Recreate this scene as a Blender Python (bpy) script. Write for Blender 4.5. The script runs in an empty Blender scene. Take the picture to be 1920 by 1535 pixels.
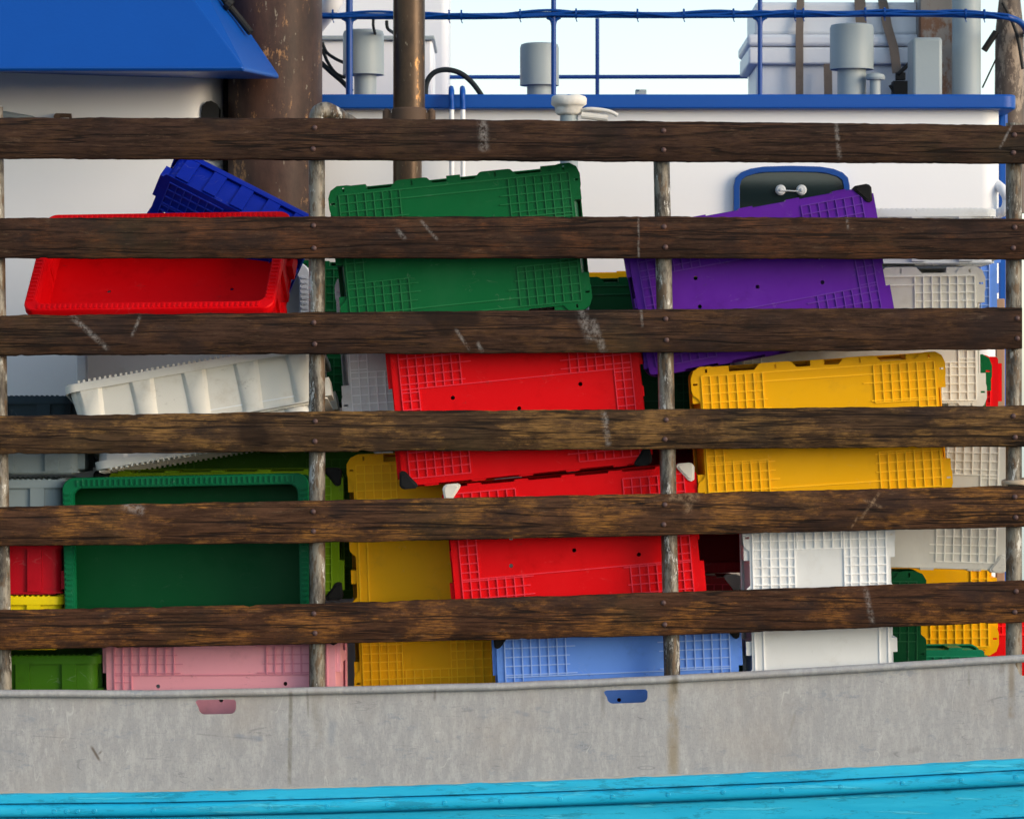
import bpy, bmesh, math, random
from mathutils import Vector, Matrix, noise
from mathutils.geometry import tessellate_polygon
random.seed(7)
S = bpy.context.scene
COL = S.collection
R = math.radians
CD = 12.0                      # camera to the fence, metres
PXM = 600.0                    # photograph pixels per metre at the fence

def sc(Y): return (CD + Y) / CD / PXM
def P(px, py, Y=0.0):
    s = sc(Y)
    return Vector(((px - 960) * s, Y, (767.5 - py) * s))

# ------------------------------------------------------------------ nodes
class NT:
    def __init__(s, name):
        s.m = bpy.data.materials.new(name); s.m.use_nodes = True
        s.t = s.m.node_tree; s.n = s.t.nodes; s.l = s.t.links
        s.b = s.n['Principled BSDF']
        s.geo = s.n.new('ShaderNodeNewGeometry'); s.tc = s.n.new('ShaderNodeTexCoord')
        s.pos = s.geo.outputs['Position']; s.obj = s.tc.outputs['Object']
    def put(s, sock, v):
        if isinstance(v, bpy.types.NodeSocket): s.l.new(v, sock)
        else:
            if hasattr(sock.default_value, '__len__') and len(v) == 3 and len(sock.default_value) == 4: v = (*v, 1)
            sock.default_value = v
    def math(s, op, a, b=0.0, c=None, clamp=False):
        n = s.n.new('ShaderNodeMath'); n.operation = op; n.use_clamp = clamp
        s.put(n.inputs[0], a); s.put(n.inputs[1], b)
        if c is not None: s.put(n.inputs[2], c)
        return n.outputs[0]
    def noise(s, scale, vec=None, stretch=(1, 1, 1), detail=4, rough=.6, off=(0, 0, 0), dist=0):
        mp = s.n.new('ShaderNodeMapping'); s.l.new(vec or s.obj, mp.inputs[0])
        mp.inputs['Scale'].default_value = stretch; mp.inputs['Location'].default_value = off
        n = s.n.new('ShaderNodeTexNoise'); s.l.new(mp.outputs[0], n.inputs['Vector'])
        n.inputs['Scale'].default_value = scale; n.inputs['Detail'].default_value = detail
        n.inputs['Roughness'].default_value = rough; n.inputs['Distortion'].default_value = dist
        return n.outputs['Fac']
    def step(s, v, a, b):          # smooth ramp 0..1 as v goes a..b
        n = s.n.new('ShaderNodeMapRange'); n.interpolation_type = 'SMOOTHSTEP'
        s.put(n.inputs['Value'], v); n.inputs['From Min'].default_value = a; n.inputs['From Max'].default_value = b
        return n.outputs['Result']
    def mix(s, f, a, b, mode='MIX'):
        n = s.n.new('ShaderNodeMix'); n.data_type = 'RGBA'; n.blend_type = mode
        s.put(n.inputs[0], f); s.put(n.inputs[6], a); s.put(n.inputs[7], b)
        return n.outputs[2]
    def bump(s, h, strength=.3, dist=.002):
        n = s.n.new('ShaderNodeBump'); n.inputs['Strength'].default_value = strength; n.inputs['Distance'].default_value = dist
        s.l.new(h, n.inputs['Height']); s.l.new(n.outputs[0], s.b.inputs['Normal'])
    def xz(s):
        n = s.n.new('ShaderNodeSeparateXYZ'); s.l.new(s.pos, n.inputs[0]); return n.outputs[0], n.outputs[2]
    def seg(s, p0, p1, w, soft=.6):  # scratch or drip along a segment, in metres on the board face
        if not hasattr(s, '_xz'): s._xz = s.xz()
        X, Z = s._xz
        a, b = P(*p0), P(*p1); d = b - a; L = d.length; ux, uz = d.x / L, d.z / L
        rx = s.math('SUBTRACT', X, a.x); rz = s.math('SUBTRACT', Z, a.z)
        t = s.math('ADD', s.math('MULTIPLY', rx, ux), s.math('MULTIPLY', rz, uz))
        n_ = s.math('ABSOLUTE', s.math('SUBTRACT', s.math('MULTIPLY', rx, -uz), s.math('MULTIPLY', rz, -ux)))
        m1 = s.step(n_, w / PXM, w * (1 - soft) / PXM)
        m2 = s.math('MULTIPLY', s.step(t, -.008, .01), s.step(t, L + .008, L - .01))
        return s.math('MULTIPLY', m1, m2)
    def out(s, col, rough=.5, metal=0, spec=.5):
        s.put(s.b.inputs['Base Color'], col); s.put(s.b.inputs['Roughness'], rough)
        s.b.inputs['Metallic'].default_value = metal; s.b.inputs['Specular IOR Level'].default_value = spec
        return s.m

MATS = {}
def plastic(name, col, rough=.42, wear=.35, dirt=.25, dirtcol=(.12, .09, .06)):
    if name in MATS: return MATS[name]
    t = NT(name)
    hi = tuple(c * 1.25 + (1 - c) * .03 for c in col)
    big = t.step(t.noise(5, detail=3), .45, .75)
    c = t.mix(t.math('MULTIPLY', big, wear * .5), col, hi)
    scuff = t.step(t.noise(26, stretch=(1, 1, 2.5), detail=6, rough=.75), .6, .74)
    c = t.mix(t.math('MULTIPLY', scuff, wear * .5), c, hi)
    sc_ = t.noise(5, stretch=(1, 1, 2.6), detail=3, rough=.6, off=(7, 3, 2), dist=1.2)
    line = t.math('MULTIPLY', t.step(t.math('ABSOLUTE', t.math('SUBTRACT', sc_, .5)), .006, .002), t.step(t.noise(14, off=(1, 1, 6), detail=4), .52, .6))
    c = t.mix(t.math('MULTIPLY', line, wear * .9), c, tuple(x * .8 + .12 for x in col))
    rub = t.math('MULTIPLY', t.step(t.noise(48, stretch=(.6, 1, 1.6), detail=6, rough=.85, off=(2, 2, 9)), .56, .66), t.step(t.noise(7, off=(4, 8, 6), detail=5), .54, .64))
    c = t.mix(t.math('MULTIPLY', rub, dirt * 1.6), c, (.06, .045, .04))
    d = t.step(t.noise(9, detail=7, rough=.7, off=(3, 5, 1)), .5, .78)
    c = t.mix(t.math('MULTIPLY', d, dirt), c, tuple(a * b * 2 + .02 * b for a, b in zip(dirtcol, col)) if sum(col) < 1.2 else dirtcol)
    r = t.math('ADD', rough, t.math('MULTIPLY', d, .25))
    t.bump(t.noise(60, detail=4), .12, .002)
    MATS[name] = t.out(c, r, spec=.1)
    MATS[name]['col'] = col; return MATS[name]
def paint(name, col, rough=.45, rust=.0, rustcol=(.16, .06, .02), var=.15, scale=4, rs=.62, bump=.15):
    if name in MATS: return MATS[name]
    t = NT(name)
    c = t.mix(t.math('MULTIPLY', t.noise(scale, vec=t.pos, detail=6), var), col, tuple(x * .6 for x in col))
    if rust:
        m = t.step(t.noise(11, vec=t.pos, detail=8, rough=.75, stretch=(1, 1, .6)), rs, rs + .1)
        c = t.mix(t.math('MULTIPLY', m, rust), c, rustcol)
    t.bump(t.noise(35, vec=t.pos, detail=5), bump, .004)
    MATS[name] = t.out(c, rough, spec=.3); return MATS[name]

# ------------------------------------------------------------------ mesh helpers
def tag(o, label=None, cat=None, group=None, kind=None):
    if label: o['label'] = label
    if cat: o['category'] = cat
    if group: o['group'] = group
    if kind: o['kind'] = kind
    return o
def empty(name, loc, label, cat, group=None):
    o = bpy.data.objects.new(name, None); COL.objects.link(o); o.location = loc; o.empty_display_size = .1
    tag(o, label, cat, group); return o
def obj(name, bm, mats, parent=None, smooth=True, ang=35, bevel=0, seg=2, world=True):
    """link bm as one object; bm is in world space, kept there under its parent when world=True"""
    me = bpy.data.meshes.new(name)
    bmesh.ops.recalc_face_normals(bm, faces=bm.faces)
    if parent is not None and world:
        bpy.context.view_layer.update()
        bm.transform(parent.matrix_world.inverted())
    bm.to_mesh(me); bm.free()
    for m in (mats if isinstance(mats, (list, tuple)) else [mats]): me.materials.append(m)
    if smooth:
        me.shade_smooth(); me.set_sharp_from_angle(angle=R(ang))
    o = bpy.data.objects.new(name, me); COL.objects.link(o)
    if parent is not None: o.parent = parent
    if bevel:
        b = o.modifiers.new('bevel', 'BEVEL'); b.width = bevel; b.segments = seg; b.limit_method = 'ANGLE'; b.angle_limit = R(40)
    return o
def box(bm, x0, x1, y0, y1, z0, z1, mi=0, M=None):
    vs = [bm.verts.new(Vector(p) if M is None else M @ Vector(p)) for p in
          ((x0, y0, z0), (x1, y0, z0), (x1, y1, z0), (x0, y1, z0), (x0, y0, z1), (x1, y0, z1), (x1, y1, z1), (x0, y1, z1))]
    for f in ((0, 3, 2, 1), (4, 5, 6, 7), (0, 1, 5, 4), (1, 2, 6, 5), (2, 3, 7, 6), (3, 0, 4, 7)):
        bm.faces.new([vs[i] for i in f]).material_index = mi
def rr(w, h, r, n=5):
    pts = []
    for cx, cz, a0 in ((w / 2 - r, h / 2 - r, 0), (-w / 2 + r, h / 2 - r, 90), (-w / 2 + r, -h / 2 + r, 180), (w / 2 - r, -h / 2 + r, 270)):
        for i in range(n + 1):
            a = R(a0 + 90 * i / n); pts.append((cx + r * math.cos(a), cz + r * math.sin(a)))
    return pts
def plate(bm, outer, holes, y0, y1, mi=0):
    loops = [outer] + holes
    tris = tessellate_polygon([[Vector((x, z, 0)) for x, z in l] for l in loops])
    flat = [p for l in loops for p in l]
    A = [bm.verts.new((x, y0, z)) for x, z in flat]; B = [bm.verts.new((x, y1, z)) for x, z in flat]
    for t in tris:
        try:
            bm.faces.new([A[i] for i in t]).material_index = mi
            bm.faces.new([B[i] for i in reversed(t)]).material_index = mi
        except ValueError: pass
    k = 0
    for l in loops:
        n = len(l)
        for i in range(n):
            j = (i + 1) % n
            bm.faces.new((A[k + i], A[k + j], B[k + j], B[k + i])).material_index = mi
        k += n
def loft(bm, loops, close=False, mi=0):
    L = [[bm.verts.new(p) for p in l] for l in loops]
    n = len(L[0])
    rng = range(len(L)) if close else range(len(L) - 1)
    for k in rng:
        a, b = L[k], L[(k + 1) % len(L)]
        for i in range(n):
            j = (i + 1) % n
            bm.faces.new((a[i], a[j], b[j], b[i])).material_index = mi
    return L
def circ(x, z, r, n=12): return [(x + r * math.cos(2 * math.pi * i / n), z + r * math.sin(2 * math.pi * i / n)) for i in range(n)]
def tube(bm, pts, r, n=14, mi=0, caps=True):
    pts = [Vector(p) for p in pts]; loops = []
    prev = None
    for i, p in enumerate(pts):
        d = (pts[min(i + 1, len(pts) - 1)] - pts[max(i - 1, 0)]).normalized()
        if prev is None:
            u = d.cross(Vector((0, 1, 0)) if abs(d.y) < .9 else Vector((1, 0, 0))).normalized()
        else: u = (prev - d * prev.dot(d)).normalized()
        prev = u; v = d.cross(u)
        rad = r[i] if isinstance(r, (list, tuple)) else r
        loops.append([p + (u * math.cos(2 * math.pi * k / n) + v * math.sin(2 * math.pi * k / n)) * rad for k in range(n)])
    L = loft(bm, loops, mi=mi)
    if caps:
        bm.faces.new(L[0]).material_index = mi; bm.faces.new(L[-1]).material_index = mi
def smooth_path(pts, n=6):
    pts = [Vector(p) for p in pts]; out = []
    for i in range(len(pts) - 1):
        p0 = pts[max(i - 1, 0)]; p1 = pts[i]; p2 = pts[i + 1]; p3 = pts[min(i + 2, len(pts) - 1)]
        for k in range(n):
            t = k / n
            out.append(.5 * ((2 * p1) + (p2 - p0) * t + (2 * p0 - 5 * p1 + 4 * p2 - p3) * t * t + (3 * p1 - p0 - 3 * p2 + p3) * t ** 3))
    out.append(pts[-1]); return out
def lathe(bm, cx, cy, prof, n=40, mi=0):
    loops = [[(cx + r * math.cos(2 * math.pi * i / n), cy + r * math.sin(2 * math.pi * i / n), z) for i in range(n)] for r, z in prof]
    L = loft(bm, loops, mi=mi)
    bm.faces.new(L[0]).material_index = mi; bm.faces.new(L[-1]).material_index = mi
def interp(tab, x):
    if x <= tab[0][0]:
        a, b = tab[0], tab[1]
    elif x >= tab[-1][0]: a, b = tab[-2], tab[-1]
    else:
        for a, b in zip(tab, tab[1:]):
            if a[0] <= x <= b[0]: break
    t = (x - a[0]) / (b[0] - a[0])
    return a[1] + (b[1] - a[1]) * t

# ------------------------------------------------------------------ crates
def lobed(L, H):
    a, b = L / 2, H / 2; k = a / .395
    q = [(a - .026, .035), (a - .026, b - .112), (a - .019, b - .1), (a - .004, b - .088), (a, b - .072), (a, b - .036), (a - .009, b - .013), (a - .03, b),
         (a - .062, b), (.318 * k, b - .003), (.303 * k, b - .02), (.197 * k, b - .02), (.18 * k, b - .002), (.172 * k, b), (.09 * k, b), (.082 * k, b - .002), (.065 * k, b - .02)]
    pts = q + [(-x, z) for x, z in reversed(q)]
    return pts + [(-x, -z) for x, z in pts]
def grid(bm, L, H, style, mi, rnd, blank=True):
    a, b = L / 2 - .034, H / 2 - .03
    nx, w, y0, y1 = 7, .0017, -.0048, .001
    dx = .0275; nz = int(round(2 * b / .0275)); dz = 2 * b / nz
    hb = .078
    for sx in (-1, 1):
        xo, xi = sx * a, sx * (a - nx * dx)
        for i in range(nx + 1):
            x = xo - sx * i * dx
            if i > 2 and blank:
                box(bm, x - w, x + w, y0, y1, hb, b, mi); box(bm, x - w, x + w, y0, y1, -b, -hb, mi)
            else: box(bm, x - w, x + w, y0, y1, -b, b, mi)
        for j in range(nz + 1):
            z = -b + j * dz; y0b = y0 + .0003; inner = xi
            if abs(z) < hb - .004 and blank: inner = xo - sx * 2 * dx
            elif j not in (0, nz): inner = xi - sx * rnd.choice((0, .012, .022, .03, .034))
            box(bm, min(xo, inner), max(xo, inner), y0b, y1, z - w, z + w, mi)
        for z in (-hb, hb): box(bm, min(xo, xi), max(xo, xi), y0 + .0001, y1, z - w, z + w, mi)
    x = a - nx * dx
    if style == 'A':
        for z in (-hb, hb): box(bm, -x, x, y0 + .0006, y1, z - .0016, z + .0016, mi)
    else:
        for z in (b, b - .028):
            for s in (-1, 1): box(bm, -x, x, y0 + .0012, y1, s * z - .002, s * z + .002, mi)
CACHE = {}
def crate_meshes(L, H, D, style, holes, seed, teeth=.003, broad=False):
    rnd = random.Random(seed)
    # body
    bm = bmesh.new()
    if style == 'B': out = lobed(L, H)
    else: out = rr(L - .016, H - .016, .012)
    hs = []
    if style == 'A':
        for x, z in ((-.2, .045), (.2, .045), (-.2, -.045), (.2, -.045), (0, -.009)):
            if holes: hs.append(circ(x + rnd.uniform(-.008, .008), z + rnd.uniform(-.008, .008), .0065))
    elif style == 'B':
        k = L / .79
        for sx in (-1, 1):
            for sz in (-1, 1):
                for hx, hz, w, h in ((.131 * k, H / 2 - .013, .003, .007), (L / 2 - .05, H / 2 - .014, .003, .006), (L / 2 - .013, H / 2 - .055, .007, .003)):
                    hs.append([(sx * hx - w, sz * hz - h), (sx * hx + w, sz * hz - h), (sx * hx + w, sz * hz + h), (sx * hx - w, sz * hz + h)])
    plate(bm, out, hs, 0, .004)
    i0 = .052 if style == 'B' else (.075 if broad else .026)
    o0 = rr(L - i0, H - i0, .03); o1 = rr(L - .022, H - .022, .035)
    n0 = rr(L - i0 - .009, H - i0 - .009, .027); n1 = rr(L - .031, H - .031, .031)
    loft(bm, [[(x, .0035, z) for x, z in o0], [(x, D - .004, z) for x, z in o1], [(x, D - .004, z) for x, z in n1], [(x, .0036, z) for x, z in n0]], close=True)
    if broad:      # wide, soft, tapering columns between the recessed panels
        for s in (-1, 1):
            for x in (-.34, -.17, 0, .17, .34):
                x *= L / .84; zi = s * (H / 2 - .055); zt = s * (H / 2 - .004)
                loops = []
                for y, wb, wt in ((.002, .042, .014), (D * .5, .05, .02), (D - .012, .062, .03)):
                    zo = s * (H / 2 - .022) if y < .01 else (s * (H / 2 - .012) if y < D * .6 else zt)
                    loops.append([(x - wb, y, zi), (x - (wb + wt) / 2, y, zi + (zo - zi) * .75), (x - wt, y, zo), (x + wt, y, zo), (x + (wb + wt) / 2, y, zi + (zo - zi) * .75), (x + wb, y, zi)])
                l_ = loft(bm, loops); bm.faces.new(l_[0]); bm.faces.new(l_[-1])
    # pillars on the outer walls
    for s in (() if broad else (-1, 1)):
        for x in (-.3, -.15, 0, .15, .3):
            x *= L / .8
            za, zb = H / 2 - i0 / 2 - .003, H / 2 - .002
            zs = sorted((s * za, s * zb)); box(bm, x - .022, x + .022, .006, D - .02, zs[0], zs[1])
        for z in (-.13, 0, .13):
            z *= H / .46
            xa, xb = L / 2 - i0 / 2 - .003, L / 2 - .002
            xs = sorted((s * xa, s * xb)); box(bm, xs[0], xs[1], .006, D - .02, z - .016, z + .016)
    # stacking tabs
    if style == 'A':
        for sx in (-1, 1):
            for sz in (-1, 1):
                xs = sorted((sx * (L / 2 - .02), sx * (L / 2 + .006))); zs = sorted((sz * .085, sz * (H / 2 - .03)))
                box(bm, xs[0], xs[1], .012, .07, zs[0], zs[1])
    grid(bm, L, H, style, 1, rnd)
    # rim
    rm = bmesh.new()
    ro, ri = rr(L, H, .038, 8), rr(L - .062, H - .062, .03, 8)
    ro2 = rr(L - .008, H - .008, .036, 8)
    loft(rm, [[(x, D - .026, z) for x, z in ro2], [(x, D - .026, z) for x, z in ro], [(x, D - .004, z) for x, z in ro], [(x * .994, D, z * .99) for x, z in ro],
              [(x, D, z) for x, z in ri], [(x, D - .03, z) for x, z in rr(L - .068, H - .068, .028, 8)], [(x, D - .03, z) for x, z in rr(L - .072, H - .072, .026, 8)], [(x, D - .005, z) for x, z in rr(L - .068, H - .068, .03, 8)],
              [(x, D - .005, z) for x, z in ro2]], close=True)
    st = .0165
    n = int((L - .1) / st)
    for s in (-1, 1):
        for i in range(n + 1):
            x = -(L - .1) / 2 + i * (L - .1) / n; c = s * (H / 2 - .017)
            box(rm, x - .0035, x + .0035, D - .001, D + teeth, c - .010, c + .010, 0)
        m = int((H - .1) / st)
        for i in range(m + 1):
            z = -(H - .1) / 2 + i * (H - .1) / m; c = s * (L / 2 - .017)
            box(rm, c - .010, c + .010, D - .001, D + teeth, z - .0035, z + .0035, 0)
    return bm, rm
def crate(label, px, py, Y, roll, mat, rib=None, style='A', Lp=475, Hp=275, D=.19, face='base', pitch=0, yaw=0, guards=None, gmat=None, holes=True, group='plastic fish crates piled behind the slatted fence', cat='crate', seed=None, teeth=.003, broad=False, rim_mat=None):
    s = sc(Y); L, H = Lp * s, Hp * s
    c = P(px, py, Y)
    M = Matrix.Translation(c) @ Matrix.Rotation(R(-roll), 4, 'Y') @ Matrix.Rotation(R(pitch), 4, 'X') @ Matrix.Rotation(R(yaw), 4, 'Z')
    if face == 'open': M = M @ Matrix.Rotation(math.pi, 4, 'Z') @ Matrix.Translation((0, -D, 0))
    elif face == 'side': M = M @ Matrix.Rotation(R(90), 4, 'X') @ Matrix.Translation((0, -D / 2, -H / 2))
    elif face == 'side_down': M = M @ Matrix.Rotation(R(-90), 4, 'X') @ Matrix.Translation((0, -D / 2, H / 2))
    e = empty('fish_crate', (0, 0, 0), label, cat, group); e.matrix_world = M
    if rib is None:
        cc = mat['col']; rib = plastic(mat.name + '_ribs', tuple(min(1, c * 1.35 + .012) for c in cc), .5, dirt=.3)
    bm, rm = crate_meshes(L, H, D, style, holes, seed if seed is not None else px, teeth, broad)
    obj('body', bm, [mat, rib or mat], e, world=False)
    obj('rim', rm, [rim_mat or mat], e, world=False)
    for sx, sz in (guards or []):
        g = bmesh.new(); a, b = L / 2 + .002, H / 2 + .002
        pts = [(a, b - .014), (a - .005, b - .005), (a - .014, b), (a - .05, b), (a - .058, b - .006), (a - .056, b - .014), (a - .024, b - .055), (a - .014, b - .06), (a - .004, b - .055)]
        pts = [(sx * x, sz * z) for x, z in pts]
        plate(g, pts, [], -.006, .05)
        inn = [(sx * (a - .022) + (x - sx * (a - .022)) * .8, sz * (b - .02) + (z - sz * (b - .02)) * .8) for x, z in pts]
        plate(g, inn, [], -.0085, -.004)
        obj('corner_guard', g, gmat, e, world=False, bevel=.0025)
    return e

red = plastic('red_plastic', (.68, .001, .004), .5, wear=.15); redr = plastic('red_worn_ribs', (.8, .035, .06), .5)
red2 = plastic('deep_red_plastic', (.42, .003, .012), .4, wear=.3)
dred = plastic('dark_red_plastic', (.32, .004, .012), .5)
green = plastic('green_plastic', (.001, .105, .028), .4, wear=.3, dirt=.12); 
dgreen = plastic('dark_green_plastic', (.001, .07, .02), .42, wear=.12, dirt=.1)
purple = plastic('purple_plastic', (.10, .012, .31), .4); purpler = plastic('purple_worn_ribs', (.13, .035, .36), .45)
yellow = plastic('yellow_plastic', (.8, .4, .001), .4, wear=.2, dirt=.15)
orange = plastic('amber_plastic', (.85, .42, .001), .42, dirt=.2)
lemon = plastic('lemon_plastic', (.7, .55, .003), .42)
pink = plastic('pink_plastic', (.72, .31, .37), .5, wear=.4); pinkr = plastic('pink_ribs', (.6, .22, .29), .5)
sky_b = plastic('light_blue_plastic', (.12, .27, .74), .42, wear=.5); skyr = plastic('light_blue_ribs', (.28, .43, .8), .5)
navy = plastic('cobalt_blue_plastic', (.003, .018, .3), .33, wear=.5)
white = plastic('white_plastic', (.74, .76, .77), .45, dirt=.25, dirtcol=(.35, .3, .22))
cream = plastic('aged_white_plastic', (.66, .65, .6), .5, dirt=.35, dirtcol=(.34, .26, .16))
greyw = plastic('grey_white_plastic', (.68, .69, .72), .5, dirt=.25, dirtcol=(.3, .25, .2))
grey = plastic('blue_grey_plastic', (.2, .25, .27), .5, dirt=.3)
slate = plastic('slate_plastic', (.03, .05, .065), .5)
olive = plastic('lime_green_plastic', (.14, .26, .002), .45, dirt=.3)
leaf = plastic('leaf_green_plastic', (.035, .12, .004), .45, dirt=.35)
teal = plastic('teal_green_plastic', (.01, .24, .12), .42)
black = plastic('black_rubber', (.012, .012, .013), .5, wear=.1, dirt=0)
gw = plastic('white_guard_plastic', (.7, .68, .62), .5, dirt=.3, dirtcol=(.35, .3, .22))
G4 = [(-1, 1), (1, 1), (-1, -1), (1, -1)]

# front row
crate('green crate tilted under the top board, its lobed base facing out', 863, 465, .10, 5.8, green, style='B', Lp=474, Hp=277, holes=False)
crate('purple crate tilted up to the right, below the arched window', 1423, 527, .10, 10.3, purple, purpler, Lp=475, Hp=284, guards=[(1, 1)], gmat=black)
crate('bright red crate with black corner guards, above the red one with white corners', 973, 756, .10, 5.7, red, redr, Lp=474, Hp=276, guards=[(-1, -1), (1, -1)], gmat=black)
crate('bright red crate with white corner guards, beside the amber crate', 1077, 1022, .10, 5.1, red, redr, Lp=472, Hp=268, guards=[(-1, 1), (1, 1)], gmat=gw)
crate('bright yellow crate with a lobed rim, below the purple crate', 1541, 808, .10, 3.8, yellow, style='B', Lp=478, Hp=270, holes=False)
crate('light blue crate on the deck, showing through the slot in the bulwark', 1161, 1307, .10, 2.4, sky_b, skyr, Lp=462, Hp=270, guards=[(-1, 1), (1, 1)], gmat=black)
crate('pink crate on the deck with a corner turned out', 414, 1311, .10, .8, pink, pinkr, Lp=446, Hp=270, yaw=-7, guards=[(1, 1)], gmat=black)
crate('white crate standing on end, right of the light blue crate', 1541, 1212, .10, 90 + 1.5, white, style='B', Lp=474, Hp=286, holes=False, yaw=0)
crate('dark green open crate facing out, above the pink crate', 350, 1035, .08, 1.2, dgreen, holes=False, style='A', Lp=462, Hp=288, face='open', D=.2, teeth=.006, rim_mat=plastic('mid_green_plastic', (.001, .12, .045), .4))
# second row
crate('amber crate standing on end behind the two red crates', 795, 1077, .33, 92.0, orange, style='B', Lp=458, Hp=276, holes=False)
crate('pale grey crate behind the green and red crates', 872, 640, .33, 3.6, greyw, style='B', Lp=476, Hp=276, holes=False)
crate('aged white crate behind the purple crate, with a lobed right edge', 1612, 636, .33, .8, cream, style='B', Lp=474, Hp=268, holes=False)
crate('aged white crate behind the yellow crate, with a pale lower corner', 1652, 931, .33, -1.4, cream, style='A', Lp=476, Hp=272, guards=[(1, -1)], gmat=cream)
crate('aged white crate lying flat, just right of the raised purple corner', 1634, 443, .34, .3, white, style='A', Lp=472, Hp=270, face='side', D=.175)
crate('deep green crate standing on end, right of the upright white crate', 1599, 1303, .33, 90, dgreen, style='B', Lp=466, Hp=276, holes=False)
crate('lime green crate with black corner guards, behind the open green crate', 409, 1003, .33, .6, olive, style='A', Lp=464, Hp=246, guards=G4, gmat=black)
crate('dark green crate in the gap between the tilted green and purple crates', 1158, 652, .33, 0, dgreen, style='B', Lp=95, Hp=268, holes=False) if False else None
crate('dark green crate in the gap between the tilted green and purple crates', 1175, 652, .56, 1, dgreen, style='B', Lp=470, Hp=268, holes=False)
# third row
crate('yellow crate whose top edge shows as a thin strip by the purple crate', 1170, 645, .79, .4, yellow, style='A', Lp=470, Hp=276)
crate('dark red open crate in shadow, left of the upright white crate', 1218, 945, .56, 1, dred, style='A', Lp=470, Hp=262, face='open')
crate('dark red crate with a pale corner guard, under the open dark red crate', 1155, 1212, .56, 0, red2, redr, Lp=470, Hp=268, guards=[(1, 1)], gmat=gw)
crate('teal green crate, only its top edge above the bulwark at right', 1618, 1350, .54, .3, teal, style='A', Lp=466, Hp=272)
crate('amber crate lying sideways behind the deep green one at lower right', 1634, 1096, .76, 1, orange, style='B', Lp=474, Hp=272, holes=False)
crate('green crate edge with a rounded lobe, right of the aged white crates', 1624, 800, .56, 0, green, style='B', Lp=472, Hp=272, holes=False)
crate('red crate edge beside the narrow green edge at right', 1640, 800, .79, 0, red, style='A', Lp=472, Hp=272)
crate('lilac blue crate edge beside the pale crates at upper right', 1638, 540, .80, 0, sky_b, skyr, Lp=472, Hp=225)
crate('red crate behind the right post, at the foot of the pile', 1760, 1233, .98, 0, red, style='A', Lp=430, Hp=272)
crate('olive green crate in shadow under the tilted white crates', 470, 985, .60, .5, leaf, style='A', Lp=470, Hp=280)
# left end of the pile
crate('red open crate tipped back, on top of the pile at left', 296, 488, .25, -7, red, redr, style='A', Lp=474, Hp=268, face='open', pitch=-45, yaw=-10.5, D=.18, holes=True)
crate('cobalt blue crate tipped on its corner behind the red open crate', 405, 474, .50, -27, navy, style='A', Lp=300, Hp=232, pitch=38, D=.15)
crate('aged white crate with a toothed rim, tipped up under the red open crate', 368, 734, .12, 10, cream, style='A', Lp=490, Hp=270, face='side', pitch=-9, D=.185, teeth=.009, broad=True)
crate('white crate upside down under the toothed white crate', 384, 808, .13, 9.5, white, style='A', Lp=430, Hp=240, face='side_down', pitch=-3, D=.13, teeth=.006, broad=True)
crate('white crate whose ridged rim shows right of the red open crate', 362, 634, .78, 1, white, style='A', Lp=440, Hp=276, face='open')
crate('dark green crate high behind the left middle post', 782, 626, .99, 0, dgreen, style='B', Lp=472, Hp=276, holes=False)
crate('grey crate lying flat at the far left, upper of the two grey ones', -72, 838, .14, .2, grey, style='A', Lp=450, Hp=250, face='side', D=.165)
crate('grey crate lying flat at the far left, under the other grey one', -88, 955, .12, .3, grey, style='A', Lp=420, Hp=250, face='side', D=.185)
crate('red crate lying flat at the far left, left of the open green crate', -110, 1064, .10, .3, red2, redr, style='A', Lp=464, Hp=250, face='side', D=.165)
crate('lemon yellow crate lying flat at the far left, under the red one', -110, 1168, .10, .3, lemon, style='A', Lp=462, Hp=250, face='side', D=.165)
crate('leaf green crate lying flat in the lower left corner, beside the pink crate', -45, 1282, .10, .3, leaf, style='A', Lp=464, Hp=250, face='side', D=.175)
crate('dark slate tub behind the far left crates', -80, 800, .70, .3, slate, style='A', Lp=430, Hp=270, face='side', D=.2)

# ------------------------------------------------------------------ slatted fence
BOARDS = [
    [(-300, 221, 297), (0, 222, 298), (590, 223, 301), (1240, 229, 304), (1920, 236, 308), (2300, 241, 312)],
    [(-300, 412, 486), (0, 410, 485), (590, 407, 485), (1240, 407, 485), (1920, 411, 487), (2300, 414, 489)],
    [(-300, 594, 668), (0, 592, 667), (590, 586, 664), (1240, 580, 661), (1914, 577, 655)],
    [(-300, 784, 853), (0, 780, 851), (590, 771, 847), (1240, 767, 842), (1920, 760, 837), (2300, 755, 833)],
    [(-300, 954, 1027), (0, 950, 1023), (590, 938, 1017), (1240, 925, 1003), (1920, 910, 987), (2300, 900, 978)],
    [(-300, 1148, 1222), (0, 1143, 1217), (590, 1131, 1206), (1240, 1110, 1190), (1920, 1087, 1165), (2300, 1074, 1152)]]
POSTS = [((-12, 200), (7, 1420)), ((594, 215), (594, 1420)), ((1240, 250), (1264, 1420)), ((1903, 230), (1903, 1420)), ((2290, 230), (2290, 1420))]
YB0, YB1, YP = -.034, 0.0, .027
def postx(k, py):
    (a, b), (c, d) = POSTS[k]; return a + (c - a) * (py - b) / (d - b)
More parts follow.
